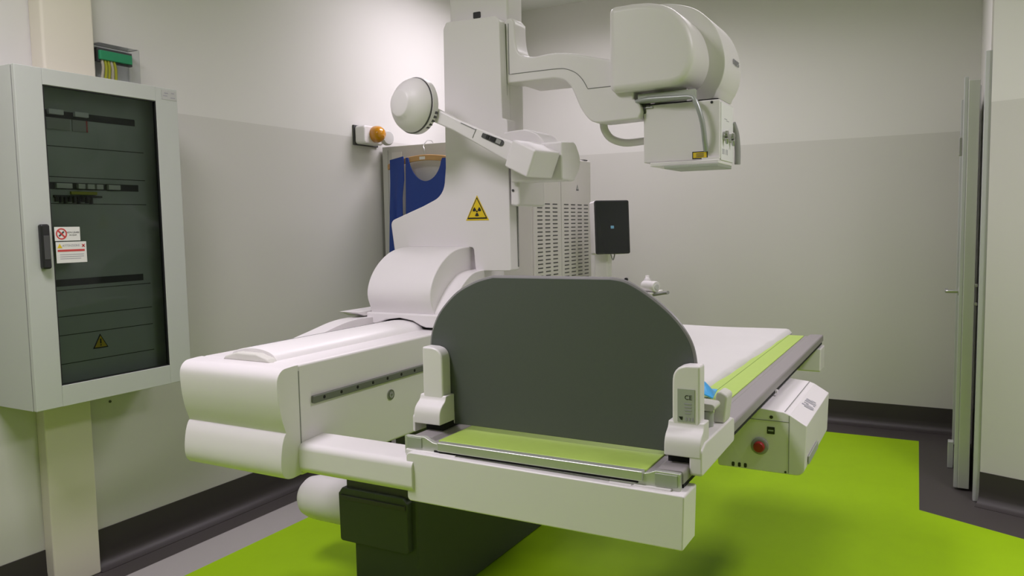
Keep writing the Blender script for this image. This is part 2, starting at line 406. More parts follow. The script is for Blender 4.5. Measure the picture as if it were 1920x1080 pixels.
# ------------------------------------------------------------------ clear junction box with green block
t = thing('junction_box', 'clear junction box with a green terminal block and yellow wires above the cabinet', 'junction box', (XW, 2.27, 2.14))
b = B(GLASSC); b.box(XW+.006, -3.205, 2.180, 2.378, 2.14, 2.315, bev=.006); part('cover', b, t)
b = B(LENS); b.box(XW, XW+.006, 2.178, 2.381, 2.137, 2.318); part('back_plate', b, t)
b = B(GREENP, DGREY); b.box(-3.235, -3.212, 2.19, 2.345, 2.245, 2.285, bev=.003); b.box(-3.245, -3.225, 2.185, 2.352, 2.238, 2.296, 1); part('terminal_block', b, t, 'green terminal block')
for k in range(5):
    b = B(YGW if k % 3 else mat('beige_wire', (.55, .5, .38), .5)); b.tube([(-3.225, 2.205+k*.014, 2.245), (-3.222, 2.207+k*.015, 2.21), (-3.228, 2.20+k*.017, 2.15)], .006, seg=8); part('wire', b, t)

# ------------------------------------------------------------------ amber beacon
t = thing('beacon_lamp', 'wall beacon with an amber dome beside the apron panel', 'warning lamp', (XW, 4.08, 2.02))
b = B(DGREY); b.box(XW, XW+.012, 3.93, 4.17, 2.02, 2.145, bev=.002); part('back_plate', b, t)
b = B(WHITE2); b.prism(rrect(3.935, 4.13, 2.025, 2.14, .02), 'X', XW+.012, -3.20, bev=.012); part('housing', b, t)
b = B(AMBER); b.lathe([(.052, 0), (.054, .02), (.050, .045), (.038, .065), (.02, .075), (0, .078)], (-3.20, 4.045, 2.088), (1, -.35, 0)); part('lens', b, t, 'amber dome lens')
b = B(LENS); b.lathe([(.048, 0), (.048, .02), (.04, .03), (0, .034)], (-3.20, 4.155, 2.075), (1, -.25, 0)); part('clear_lens', b, t)

# ------------------------------------------------------------------ equipment cabinets at the back left
t = thing('equipment_panel', 'tall white cabinet end with a blue apron hanging from its top', 'cabinet', (-2.95, 4.5, 0))
b = B(PANELW, SEAM); b.box(-3.27, -2.66, 4.20, 4.86, .02, 2.025, bev=.004); b.box(-3.2235, -3.2225, 4.198, 4.203, .05, 2.0, 1); part('body', b, t)
b = B(DGREY); b.box(-3.25, -2.68, 4.22, 4.84, 0, .03); part('plinth', b, t)
b = B(LABW); b.box(-3.19, -3.11, 4.197, 4.2, 1.925, 1.985); part('paper_note', b, t)
t = thing('generator_cabinet', 'light grey generator cabinet with two louvred doors behind the x-ray column', 'cabinet', (-2.4, 4.67, 0))
b = B(EQUIP); b.box(-2.65, -2.165, 4.20, 5.07, .02, 1.925, bev=.004); part('body', b, t)
b = B(DGREY); b.box(-2.63, -2.18, 4.22, 5.05, 0, .03); part('plinth', b, t)
for ya, yb, lab in ((4.205, 4.582, 3), (4.588, 5.065, 4)):
    b = B(EQUIP, DGREY)
    b.box(-2.165, -2.150, ya, yb, .06, 1.92, bev=.003)
    n = 34
    for k in range(n):
        z = 1.622 - k*.0245
        for c in range(lab):
            y = ya + .075 + c*.107
            b.box(-2.1505, -2.1485, y-.036, y+.03, z-.0035, z+.0035, 1)
    part('door', b, t)
b = B(PRINTD, LABG); b.prism(tri(4.84, 1.735, .022), 'X', -2.150, -2.1492, 0); b.prism(tri(4.84, 1.735, .014), 'X', -2.1492, -2.1488, 1); part('warning_triangle', b, t)
b = B(DGREY); b.box(-2.19, -2.16, 4.98, 5.04, 1.925, 1.932); part('top_bracket', b, t)

# ------------------------------------------------------------------ apron and hanger
hx, hz, hy = -2.88, 1.93, 4.125
t = thing('coat_hanger', 'wooden coat hanger hooked over the white panel top', 'hanger', (hx, hy, 1.9))
b = B(WOOD)
arc = [(-.285, -.03), (-.23, -.012), (-.13, .008), (0, .018), (.13, .008), (.23, -.012), (.285, -.03)]
top = smooth2(arc, 5); b.prism([(hx+x, hz+z) for x, z in top] + [(hx+x, hz+z-.036) for x, z in reversed(top)], 'Y', hy-.012, hy+.010, bev=.005); part('bar', b, t)
b = B(STEEL); b.tube([(hx, hy, hz+.01), (hx, hy, hz+.05), (hx-.012, hy+.01, hz+.075), (hx-.004, hy+.04, hz+.108), (hx, hy+.078, hz+.112), (hx, hy+.10, hz+.10)], .0028, seg=8); part('hook', b, t)
b = B(LABW); b.box(hx-.03, hx+.012, hy-.0135, hy-.012, hz-.012, hz+.006); part('tag', b, t)
t = thing('lead_apron', 'blue x-ray protection apron on the wooden hanger', 'apron', (-2.88, hy, 1.0))
def cloth(xa, xb, za, zb, nu, nv, yoff, ph, amp):
    def fn(u, v):
        z = zb(u) + (za - zb(u))*v
        x = xa(z) + (xb(z)-xa(z))*u
        y = hy - .02 - yoff - amp*math.sin(u*9+ph)*min(1, v*2)
        return (x, y, z), (0, -1, 0)
    return fn
neck = lambda u: 1.935 - .145*max(0, 1-((u-.42)/.36)**2)**.62 - .02*u
b = B(BLUEC); b.grid(cloth(lambda z: -3.01-.02*(1.9-z), lambda z: -2.66+.02*(1.9-z), .98, neck, 40, 24, .004, .5, .010), 40, 24, .007); part('front_panel', b, t)
b = B(BLUEC); b.grid(cloth(lambda z: -3.125 - .045*max(0, 1.78-z), lambda z: -3.02-.004*math.cos((z-1.5)*8)+ (-.02 if z < 1.82 else 0)*min(1, (1.82-z)*8) if z < 1.82 else -3.02, 1.05, lambda u: 1.925+.018*u, 14, 24, .016, 2., .008), 14, 24, .007); part('side_panel', b, t)

# ------------------------------------------------------------------ X-RAY MACHINE (pedestal, beam, column, arm, tube)
m = thing('xray_machine', 'white floor-standing x-ray column with radiation sign, boom and tube head', 'x-ray machine', (-1.92, 3.0, 0))
b = B(PED)
b.box(-2.035, -1.725, 2.36, 3.62, 0, .46, bev=.008)
b.prism(rp([(-2.082, .258, .012), (-1.75, .258, .012), (-1.75, .455, .01), (-1.77, .475), (-2.066, .475, .006), (-2.085, .45, .008)]), 'Y', 2.33, 3.66, bev=.004)
ped = part('pedestal', b, m)
b = B(DGREY); b.box(-2.055, -1.75, 2.345, 3.62, .47, .505, bev=.004); b.box(-2.0, -1.78, 2.6, 3.5, .50, .72); part('lift_block', b, ped)
b = B(DGREY); b.box(-2.07, -1.755, 2.322, 2.334, .430, .448, bev=.002); part('front_band', b, ped)
b = B(WHITE); b.lathe([(0, -.345), (.040, -.343), (.066, -.332), (.085, -.31), (.094, -.275), (.096, -.22), (.096, 0), (.08, .004)], (-2.13, 2.55, .316), (1, 0, 0)); dr = part('motor_drum', b, m)
b = B(BLACK, GREYP); b.cyl((-2.14, 2.55, .316), (-2.07, 2.55, .316), .098, 0, 40)
for k in range(40):
    b.box(-2.139, -2.08, 2.55-.004, 2.55+.004, .316+.095, .316+.102, 1, rot=Matrix.Translation((0, 2.55, .316)) @ Matrix.Rotation(2*PI*k/40, 4, 'X') @ Matrix.Translation((0, -2.55, -.316)))
part('gear_ring', b, dr)
# horizontal beam
bx0, bx1 = -2.165, -1.735
b = B(WHITE)
b.prism(rp([(1.777, .732, .01), (3.9, .70, .02), (3.9, 1.082, .03), (1.777, 1.082)]), 'X', bx0+.004, bx1, bev=.022, seg=4)
beam = part('beam', b, m)
ec = smooth2([(1.735, 1.0795), (1.712, 1.076), (1.694, 1.060), (1.688, 1.035), (1.691, .98), (1.700, .93), (1.711, .895)], 4) + \
     smooth2([(1.7165, .880), (1.709, .872), (1.699, .845), (1.692, .80), (1.694, .765), (1.706, .745), (1.73, .736), (1.765, .737)], 4) + [(1.778, .738), (1.778, 1.081), (1.76, 1.081)]
b = B(WHITE); b.prism(ec, 'X', bx0, bx1+.001, bev=.016, seg=4, ang=50); part('end_cap', b, beam)
b = B(SEAM); b.box(bx1-.0005, bx1+.0022, 1.7765, 1.779, .745, 1.062); part('cap_seam', b, beam)
# guide ridge along the beam top
rid = [(-2.048, 1.078), (-2.043, 1.098), (-2.02, 1.108), (-1.985, 1.115), (-1.94, 1.118), (-1.89, 1.112), (-1.858, 1.099), (-1.842, 1.078)]
b = B(WHITE2); b.prism(smooth2(rid, 4), 'Y', 1.80, 3.85, bev=.004)
rg = part('guide_ridge', b, beam)
cap = [(-2.06, 1.079)]
t_ = bmesh.new()
b = B(OFFWH)
b.prism(rp([(-2.055, 1.079), (-1.838, 1.079), (-1.85, 1.092, .01), (-1.90, 1.106, .02), (-1.99, 1.106, .02), (-2.04, 1.092, .01)]), 'Y', 1.765, 1.80, bev=.008)
part('ridge_end_cap', b, beam)
b = B(SEAM); b.box(-2.024, -2.021, 1.86, 2.9, 1.105, 1.1095); part('ridge_groove', b, beam)
# dark slotted accessory rail on the beam side
b = B(mat('rail_bar_grey', (.16, .17, .145), .5, metal=.3), VOID)
b.box(bx1, bx1+.014, 1.83, 3.2, .950, .974, bev=.003)
for k in range(14): b.cyl((bx1+.0135, 1.875+k*.0815, .963), (bx1+.0147, 1.875+k*.0815, .963), .0055, 1, 12)
part('accessory_rail', b, beam, 'dark grey rail with screw holes')
b = B(STEEL, GREYP); b.cyl((bx1, 2.232, .897), (bx1+.004, 2.232, .897), .019, 0, 28); b.cyl((bx1+.004, 2.232, .897), (bx1+.006, 2.232, .897), .012, 1, 24); b.cyl((bx1+.006, 2.232, .897), (bx1+.007, 2.232, .897), .004, 0, 12); part('cover_screw', b, beam)
b = B(WHITE); b.prism(smooth2([(2.17, 1.08), (2.28, 1.100), (2.40, 1.122), (2.50, 1.128), (2.60, 1.126), (3.3, 1.12)], 5) + [(3.3, 1.08)], 'X', bx0+.006, -2.08, bev=.012); part('cable_cover', b, beam)
# carriage riding on the beam
b = B(WHITE)
kp = smooth2([(2.60, 1.135), (2.590, 1.165), (2.574, 1.205), (2.575, 1.245), (2.60, 1.295), (2.65, 1.345), (2.72, 1.385), (2.79, 1.403), (2.85, 1.408)], 4) + [(3.06, 1.408), (3.06, 1.135)]
b.prism(kp, 'X', -2.105, -1.785, bev=.028, seg=4, ang=50)
car = part('carriage', b, m)
sk = [(-2.115, 1.145), (-2.115, 1.108, .008), (-2.095, 1.097, .008), (-2.06, 1.100), (-2.01, 1.118), (-1.945, 1.127), (-1.88, 1.118), (-1.835, 1.098), (-1.815, 1.093), (-1.70, 1.093), (-1.70, 1.145)]
b = B(WHITE); b.prism(rp(sk), 'Y', 2.575, 3.1, bev=.006); part('skirt', b, car)
b = B(VOID); b.box(-2.09, -1.80, 2.60, 3.05, 1.085, 1.128); part('skirt_recess', b, car)
b = B(WHITE); b.prism(smooth2([(2.60, 1.135), (2.61, 1.17), (2.68, 1.24), (2.78, 1.298), (2.90, 1.31)], 5)+[(3.05, 1.31), (3.05, 1.135)], 'X', -1.80, -1.715, bev=.010, ang=50); part('side_cover', b, car)
b = B(WHITE); b.prism([(2.50, 1.152), (2.72, 1.152), (2.72, 1.138), (2.56, 1.130)], 'X', -2.20, -2.11, bev=.004); part('side_shelf', b, car)
# mast
b = B(WHITE)
b.box(-1.905, -1.615, 2.945, 3.075, 1.62, 2.80, bev=.012)
mast = part('mast', b, m)
b = B(BLACK); b.prism(rrect(-1.782, -1.747, 2.378, 2.404, .004), 'Y', 2.94, 2.946, bev=.0015); part('sensor_window', b, mast)

# front plate
pp = rp([(-1.893, 2.335, .02), (-1.878, 2.362, .012), (-1.640, 2.356, .02), (-1.618, 2.338, .02), (-1.612, 1.938, .006), (-1.588, 1.934, .014), (-1.583, 1.306, .008), (-1.757, 1.304, .012), (-1.765, 1.405, .014), (-2.105, 1.407, .004), (-2.130, 1.36, .01), (-2.178, 1.33, .02), (-2.203, 1.525, .028), (-2.02, 1.588, .06), (-1.912, 1.632, .09), (-1.898, 1.75)])
b = B(WHITE); b.prism(pp, 'Y', 2.875, 2.945, bev=.008, seg=3, ang=55)
plate = part('column_plate', b, m)
b = B(SEAM); b.box(-1.6185, -1.6135, 2.9235, 2.926, 1.94, 2.33); part('plate_seam', b, plate)
b = B(SEAM); b.box(-1.584, -1.5812, 2.936, 2.945, 1.32, 1.88); part('edge_gap_shade', b, plate)  # thin grey strip standing in for the shaded gap along the plate edge
b = B(YELL, BLACK)
cxs, czs = -1.742, 1.570
def tr(s, dz=0): return [(cxs-s, czs-s*.88+dz), (cxs+s, czs-s*.88+dz), (cxs, czs+s*.98+dz)]
b.prism(tr(.057), 'Y', 2.8735, 2.875, 0); b.prism(tr(.050), 'Y', 2.8727, 2.8736, 1); b.prism(tr(.0425, -.0005), 'Y', 2.8718, 2.8728, 0)
def sector(a0, a1, r0, r1, c, n=8):
    return [(c[0]+r1*math.cos(math.radians(a0+(a1-a0)*k/n)), c[1]+r1*math.sin(math.radians(a0+(a1-a0)*k/n))) for k in range(n+1)] + \
           [(c[0]+r0*math.cos(math.radians(a1-(a1-a0)*k/n)), c[1]+r0*math.sin(math.radians(a1-(a1-a0)*k/n))) for k in range(n+1)]
cc = (cxs, czs-.012)
for a in (30, 150, 270): b.prism(sector(a-28, a+28, .0065, .021, cc), 'Y', 2.8710, 2.8719, 1)
b.prism([(cc[0]+.004*math.cos(2*PI*k/16), cc[1]+.004*math.sin(2*PI*k/16)) for k in range(16)], 'Y', 2.8710, 2.8719, 1)
part('radiation_sign', b, plate, 'yellow triangle with a black radiation trefoil')
# boom
b = B(WHITE)
up = smooth2([(-1.575, 2.335), (-1.572, 2.26), (-1.555, 2.205), (-1.50, 2.184), (-1.43, 2.186), (-1.38, 2.185), (-1.30, 2.172), (-1.20, 2.145), (-1.10, 2.12)], 4)
lo = smooth2([(-1.06, 1.975), (-1.035, 1.95), (-1.028, 1.922), (-1.04, 1.897)], 3) + smooth2([(-1.19, 1.893), (-1.235, 1.902), (-1.275, 1.945), (-1.305, 2.008), (-1.325, 2.048), (-1.355, 2.075), (-1.40, 2.086)], 4)
poly = [(-1.628, 2.335)] + [(-1.61, 2.352), (-1.59, 2.352)] + up + [(-1.06, 2.10)] + lo + [(-1.628, 2.086)]
b.prism(poly, 'Y', 2.925, 3.03, bev=.008, ang=60)
b.prism(rp([(-1.60, 2.090, .01), (-1.31, 2.090, .02), (-1.35, 2.18, .02), (-1.60, 2.18, .01)]), 'Y', 3.02, 3.20, bev=.006)
arm = part('boom', b, m)
sm = smooth2([(-1.628, 2.123), (-1.50, 2.123), (-1.38, 2.122), (-1.34, 2.116), (-1.30, 2.097), (-1.27, 2.066), (-1.249, 2.030)], 5) + [(-1.14, 2.030)]
b = B(SEAM); b.tube([(-1.603, 2.9245, 2.33)] + [(-1.603, 2.9245, 2.123)] + [(x, 2.9245, z) for x, z in sm if x > -1.60], .0016, seg=6, sub=1); part('boom_seam', b, arm)
b = B(DGREY, STEEL); b.cyl((-1.055, 2.985, 1.937), (-1.02, 2.985, 1.937), .036, 0, 32); b.box(-1.03, -0.99, 2.95, 3.0, 1.935, 1.942, 1, bev=.002); part('pivot_bearing', b, arm)
b = B(OFFWH); b.tube([(-1.215, 3.0, 1.91), (-1.213, 3.01, 1.875), (-1.195, 3.03, 1.842), (-1.155, 3.05, 1.824), (-1.11, 3.06, 1.822), (-1.03, 3.06, 1.828)], .0155, seg=16); part('cable_hose', b, m, 'beige corrugated cable hose')
# tube head
hp = rp([(-1.143, 1.998, .012), (-.878, 2.002, .0), (-.848, 2.018, .0), (-.823, 2.06), (-.812, 2.106), (-.822, 2.167), (-.852, 2.235), (-.912, 2.291), (-.975, 2.312), (-1.05, 2.320), (-1.143, 2.320, .014)])
hp = [(-1.143, 1.999), (-1.02, 2.000)] + smooth2([(-.90, 2.003), (-.858, 2.014), (-.828, 2.05), (-.813, 2.106), (-.821, 2.17), (-.85, 2.235), (-.905, 2.288), (-.975, 2.314), (-1.05, 2.322)], 5) + [(-1.143, 2.321)]
def inflate(poly, k, c=(-1.0, 2.15), dz=0): return [(c[0]+(x-c[0])*k, c[1]+(z-c[1])*k+dz) for x, z in poly]
def rightpart(poly, k): return [(x if x < -1.06 else -1.06+(x+1.06)*k, 2.15+(z-2.15)*(k if x > -1.06 else k)) for x, z in poly]
b = B(WHITE)
b.prism(hp, 'Y', 2.88, 3.12, bev=.026, seg=6, ang=55)
head = part('tube_head', b, m)
b = B(WHITE2); b.prism([(max(x, -1.125), z if z > 2.0 else z-.010) for x, z in rightpart(hp, 1.25)], 'Y', 3.10, 3.37, bev=.006, seg=2, ang=55); part('rear_housing', b, head)
b = B(WHITE2); b.prism([(max(x, -1.12), z) for x, z in rightpart(hp, 1.22)], 'Y', 3.33, 3.43, bev=.04, seg=5, ang=55); part('rear_cap', b, head)
b = B(PRINT); b.text('PHILIPS', .030, (-.7478, 3.265, 2.128), (0, 1, 0), (0, 0, 1), 0, .0012); part('badge', b, head, 'grey maker lettering')
# collimator
b = B(WHITE, VOID)
b.box(-1.03, -.735, 2.955, 3.16, 1.728, 1.948, bev=.005)
b.box(-1.01, -.745, 2.965, 3.15, 1.946, 1.953, 1); b.box(-1.0, -.87, 3.0, 3.15, 1.953, 2.005, 0, bev=.004)
col = part('collimator', b, m)
b = B(WHITE2); b.box(-1.00, -.735, 2.94, 3.15, 1.712, 1.727, bev=.003); b.box(-.80, -.735, 2.945, 2.955, 1.722, 1.735); part('filter_rail', b, col)
b = B(ALUD); b.box(-.94, -.735, 2.93, 3.14, 1.700, 1.712, bev=.002); part('filter_slide', b, col)
b = B(mat('control_panel_white', (.85, .85, .86), .3), PRINT)
b.box(-.736, -.7315, 2.965, 3.15, 1.725, 1.938, bev=.002)
for y in (2.985, 3.005, 3.035, 3.055): b.box(-.7315, -.731, y-.004, y+.004, 1.748, 1.768, 1)
for y, z in ((3.03, 1.88), (3.06, 1.875)): b.box(-.7315, -.731, y-.02, y+.02, z, z+.002, 1)
part('control_panel', b, col)
for y in (2.995, 3.095):
    b = B(STEEL); b.cyl((-.7315, y, 1.815), (-.722, y, 1.815), .017, 0, 24); b.prism([(y-.015, 1.805), (y+.013, 1.818), (y, 1.783)], 'X', -.724, -.712, bev=.004); b.lathe([(.014, 0), (.013, .008), (0, .012)], (-.722, y, 1.822), (1, 0, 0), 0, 20); part('knob', b, col)
b = B(GREYP); b.tube([(-.735, 3.155, 1.88), (-.725, 3.17, 1.84), (-.72, 3.175, 1.78), (-.72, 3.175, 1.72)], .012, seg=12); part('rear_grip', b, col)
b = B(mat('grip_grey', (.36, .38, .37), .35, metal=.3))
b.tube([(-1.05, 2.935, 1.962), (-1.0, 2.925, 1.966), (-.90, 2.915, 1.962), (-.835, 2.91, 1.958), (-.815, 2.905, 1.945), (-.797, 2.905, 1.90), (-.786, 2.91, 1.85), (-.783, 2.925, 1.795), (-.784, 2.945, 1.762)], .0115, seg=14, flat=.8)
part('bent_handle', b, col, 'grey bent grab handle')
b = B(ALUD); b.box(-1.045, -.82, 2.93, 2.955, 1.955, 1.99, bev=.004); part('mounting_bar', b, col)
for x, z in ((-1.005, 1.940), (-.765, 1.938)):
    b = B(BLACK); b.cyl((x, 2.953, z), (x, 2.9555, z), .005, 0, 14); part('socket_screw', b, col)
b = B(YELL, BLACK, PRINTD); b.box(-.838, -.780, 2.9535, 2.955, 1.733, 1.760, 1); b.box(-.8345, -.7835, 2.9528, 2.9536, 1.7365, 1.7565, 0)
for z in (1.741, 1.746, 1.751): b.box(-.823, -.794, 2.9525, 2.953, z-.0012, z+.0012, 2)
part('laser_label', b, col, 'small yellow laser warning label')
# compression device
P = lambda x, z, y=2.74: Vector((x, y, z))
cc = (-1.905, 2.68, 1.990)
b = B(WHITE); b.lathe([(.110, .018), (.1085, .028), (.101, .044), (.088, .060), (.072, .074), (.060, .083), (.055, .0905), (.048, .0935), (.03, .096), (0, .097)], cc, (-.22, -1, .04)); cone = part('compression_cone', b, m)
b = B(WHITE, DGREY); b.lathe([(.10, .010), (.112, .011), (.112, .0185), (.10, .02)], cc, (-.22, -1, .04), 1); b.lathe([(.07, -.034), (.10, -.030), (.1135, -.016), (.1145, .012), (.10, .013)], cc, (-.22, -1, .04), 0)
for k in range(5):
    a = math.radians(-20 - k*9); b.box(cc[0]+(.11*math.cos(a)-.006), cc[0]+.11*math.cos(a)+.006, 2.660, 2.675, cc[2]+.11*math.sin(a)-.005, cc[2]+.11*math.sin(a)+.005, 1)
part('rim', b, cone, 'dark grey rim joint')
A0 = Vector((-1.815, 2.70, 1.947)); A1 = Vector((-1.46, 2.745, 1.772)); dv = (A1-A0).normalized()
b = B(WHITE)
ang = math.atan2(dv.z, dv.x)
def along(s, n, y): 
    p = A0 + dv*s; up_ = Vector((-math.sin(ang), 0, math.cos(ang))); return p + up_*n + Vector((0, y, 0))
L = (A1-A0).length
RA = Matrix.Translation(A0) @ Matrix.Rotation(-ang, 4, 'Y') @ Matrix.Rotation(math.atan2(dv.y, dv.x), 4, 'Z')
RA = Matrix.Translation(A0) @ dv.to_track_quat('X', 'Z').to_matrix().to_4x4()
b.prism(rp([(-.03, -.030, .01), (.10, -.026), (L, -.046), (L, .034), (.10, .022), (-.03, .026, .01)]), 'Y', -.022, .022, bev=.007, rot=RA)
carm = part('compression_arm', b, m)
b = B(DGREY, BLACK, GREYP); b.prism(rp([(.225, -.002, .004), (.325, -.002, .012), (.325, .024, .012), (.225, .016, .002)]), 'Y', -.0245, -.021, 0, rot=RA)
b.box(.245, .257, -.027, -.0235, .002, .018, 1, rot=RA); b.box(.264, .285, -.027, -.0235, .003, .019, 1, rot=RA); b.box(.291, .312, -.0265, -.0235, .003, .020, 2, rot=RA); part('control_strip', b, carm, 'dark strip of control keys')
b = B(SEAM); b.box(.12, .19, -.0235, -.0215, .013, .016, rot=RA); b.box(.19, .193, -.0235, -.0215, -.02, .018, rot=RA); part('arm_seam', b, carm)
# pivot box, drum, hood and base block
RB = Matrix.Translation((-1.418, 2.765, 1.752)) @ Matrix.Rotation(math.radians(-12), 4, 'Z') @ Matrix.Rotation(math.radians(24), 4, 'Y')
b = B(WHITE); b.box(-.062, .062, -.08, .08, -.055, .055, bev=.008, rot=RB); part('pivot_box', b, m)
b = B(WHITE); b.prism(rp([(2.84, 1.672, .01), (2.96, 1.67, .05), (3.04, 1.75, .07), (2.97, 1.832, .05), (2.84, 1.822, .008)]), 'X', -1.56, -1.325, bev=.008); part('pivot_drum', b, m)
b = B(WHITE); b.prism(smooth2([(-1.60, 1.878), (-1.55, 1.883), (-1.495, 1.882), (-1.45, 1.866), (-1.41, 1.828)], 5)+[(-1.41, 1.77), (-1.60, 1.77)], 'Y', 2.86, 3.02, bev=.010, ang=55); part('pivot_hood', b, m)
b = B(WHITE, DGREY); b.prism(rp([(-1.578, 1.578, .01), (-1.535, 1.572, .012), (-1.535, 1.76, .01), (-1.578, 1.76, .01)]), 'Y', 2.87, 3.11, bev=.014)
for z in (1.64, 1.715): b.cyl((-1.564, 2.866, z), (-1.564, 2.872, z), .005, 1, 12)
part('base_block', b, m)

# ------------------------------------------------------------------ EXAMINATION TABLE
tb = thing('examination_table', 'green-topped x-ray examination table with grey side rails and white end covers', 'examination table', (-.93, 3.05, 0))
ZT = .893
b = B(PADG); b.box(-1.245, -.628, 1.815, 4.30, .872, ZT, bev=.002); part('tabletop', b, tb)
b = B(mat('groove_green', (.20, .32, .05), .6)); b.box(-.7025, -.6995, 2.2, 4.29, ZT-.001, ZT+.0005); part('tabletop_groove', b, tb)
RP = rp([(-.634, .862), (-.634, .889, .003), (-.612, .889), (-.600, .899, .008), (-.536, .900, .008), (-.536, .868), (-.550, .866), (-.550, .852), (-.60, .852)])
b = B(RAILG); b.prism(RP, 'Y', 1.815, 4.32, bev=.0012); part('side_rail', b, tb)
b = B(RAILG); b.prism([(-1.868-x, z) for x, z in RP], 'Y', 1.815, 4.32, bev=.0012); part('side_rail', b, tb)
b = B(VOID); b.box(-.552, -.540, 1.83, 4.30, .854, .8665); part('rail_channel', b, tb)
# aluminium front profile
b = B(ALU, VOID)
fp = rp([(-1.352, .846), (-.540, .846), (-.540, .896, .003), (-.600, .897), (-.618, .890), (-.632, .886), (-1.236, .886), (-1.255, .888), (-1.284, .901), (-1.352, .899, .003)])
b.prism(fp, 'Y', 1.800, 1.816, bev=.0012)
b.box(-1.236, -.632, 1.792, 1.815, .8675, .8925, bev=.003)
b.box(-1.25, -.645, 1.7985, 1.802, .861, .8672, 1)
pf = part('end_profile', b, tb)
for a in ((-1.342, -1.292, .868, .897), (-.602, -.546, .862, .892)):
    b = B(ALUD); b.box(a[0], a[1], 1.797, 1.8005, a[2], a[3], bev=.001); part('profile_end_plate', b, pf)
b = B(DGREY); b.box(-1.16, -.72, 1.80, 1.83, .838, .862); b.box(-1.2, -.68, 1.83, 4.3, .842, .872); part('bucky_tray', b, tb)
for a in ((-1.345, -1.175, 1.792, .843, .862), (-1.175, -1.135, 1.790, .846, .856), (-.72, -.66, 1.790, .845, .856), (-.655, -.56, 1.792, .843, .858)):
    b = B(WHITE2); b.box(a[0], a[1], a[2], 1.82, a[3], a[4], bev=.002); part('profile_bracket', b, tb)
b = B(WHITE)
b.prism(rp([(-1.329, .718, .012), (-.526, .718, .004), (-.522, .853, .006), (-1.331, .860, .016)]), 'Y', 1.774, 1.88, bev=.006)
part('front_cover', b, tb)
b = B(WHITE); b.prism(rp([(-1.318, .73, .03), (-.53, .728, .008), (-.528, .848, .008), (-1.318, .848, .01)]), 'Y', 4.18, 4.32, bev=.008); part('rear_cover', b, tb)
b = B(WHITE); b.prism(rp([(1.765, .742, .025), (1.885, .742, .03), (1.885, .845, .01), (1.765, .836, .022)]), 'X', -1.80, -1.305, bev=.002); part('extension_bar', b, tb)

b = B(PED); b.box(-1.72, -1.15, 2.7, 3.4, .70, .845, bev=.01); b.box(-1.25, -.68, 2.75, 3.35, .76, .845, bev=.01); part('undercarriage', b, tb)
# control box beneath the right rail
cb = rp([(-.70, .616, .01), (-.402, .614, .03), (-.396, .792, .004), (-.452, .826, .008), (-.475, .834, .004), (-.60, .846, .01), (-.70, .846, .01)])
b = B(WHITE); b.prism(cb, 'Y', 2.80, 3.39, bev=.004); cbx = part('control_box', b, tb)
b = B(SEAM); b.box(-.62, -.455, 2.7985, 2.801, .7985, .8005); b.box(-.4555, -.4535, 2.7985, 2.801, .62, .822); b.box(-.4715, -.4695, 2.81, 3.38, .8325, .8345); part('panel_seam', b, cbx)
b = B(RED); b.lathe([(.019, 0), (.0195, .010), (.016, .016), (0, .018)], (-.552, 2.788, .7055), (0, -1, 0)); part('emergency_button', b, cbx, 'red emergency button')
b = B(GREYP); b.lathe([(.030, 0), (.030, .007), (.022, .012)], (-.552, 2.80, .7055), (0, -1, 0)); part('button_collar', b, cbx)
b = B(BLACK, LABG); b.prism(rrect(-.528, -.502, .752, .777, .002), 'Y', 2.798, 2.80); b.box(-.524, -.506, 2.7975, 2.7982, .762, .767, 1); part('black_label', b, cbx)
for x in (-.645, -.623, -.602):
    b = B(BLACK); b.prism(rrect(x-.005, x+.005, .620, .636, .004), 'Y', 2.7985, 2.80); part('socket', b, cbx)
for x, z, r in ((-.514, .812, .006), (-.465, .622, .004)):
    b = B(BLACK); b.cyl((x, 2.7985, z), (x, 2.80, z), r, 0, 14); part('screw', b, cbx)
# grey lettering strokes on the chamfer (illegible maker mark)
nrm = Vector((.034, 0, .056)).normalized(); al = Vector((0, 1, 0)); dn = Vector((.056, 0, -.034)).normalized()
b = B(mat('pale_print', (.42, .41, .45), .6)); base = Vector((-.424, 3.07, .8105)) + nrm*.0012
for u, v, lu, lv, sl in ((-.062, .002, .010, .030, .3), (-.048, -.004, .012, .040, .3), (-.033, .004, .010, .030, .3), (-.020, -.012, .008, .018, .3), (.010, -.006, .010, .032, .3), (.024, .0, .012, .040, .3), (.040, -.008, .012, .026, .3), (.054, .006, .009, .018, .3), (.008, .016, .02, .008, .0), (-.045, .018, .02, .007, 0), (.03, -.016, .022, .007, 0)):
    t_ = bmesh.new(); vs = []
    for du, dw in ((-.5, -.5), (.5, -.5), (.5, .5), (-.5, .5)):
        vs.append(t_.verts.new(base + al*(u+du*lu+sl*dw*lv) + dn*(v+dw*lv)))
    f = t_.faces.new(vs); r_ = bmesh.ops.extrude_face_region(t_, geom=[f]); bmesh.ops.translate(t_, vec=nrm*-.003, verts=[g for g in r_['geom'] if isinstance(g, bmesh.types.BMVert)])
    b._add(t_, 0)
part('lettering', b, cbx, 'grey maker lettering')
b = B(LABG); b.box(-.3985, -.3935, 2.85, 3.07, .645, .674, bev=.002); part('side_vent', b, cbx)
b = B(WHITE2); b.cyl((-.540, 3.02, .858), (-.532, 3.02, .858), .008, 0, 16); part('rail_bolt', b, tb)

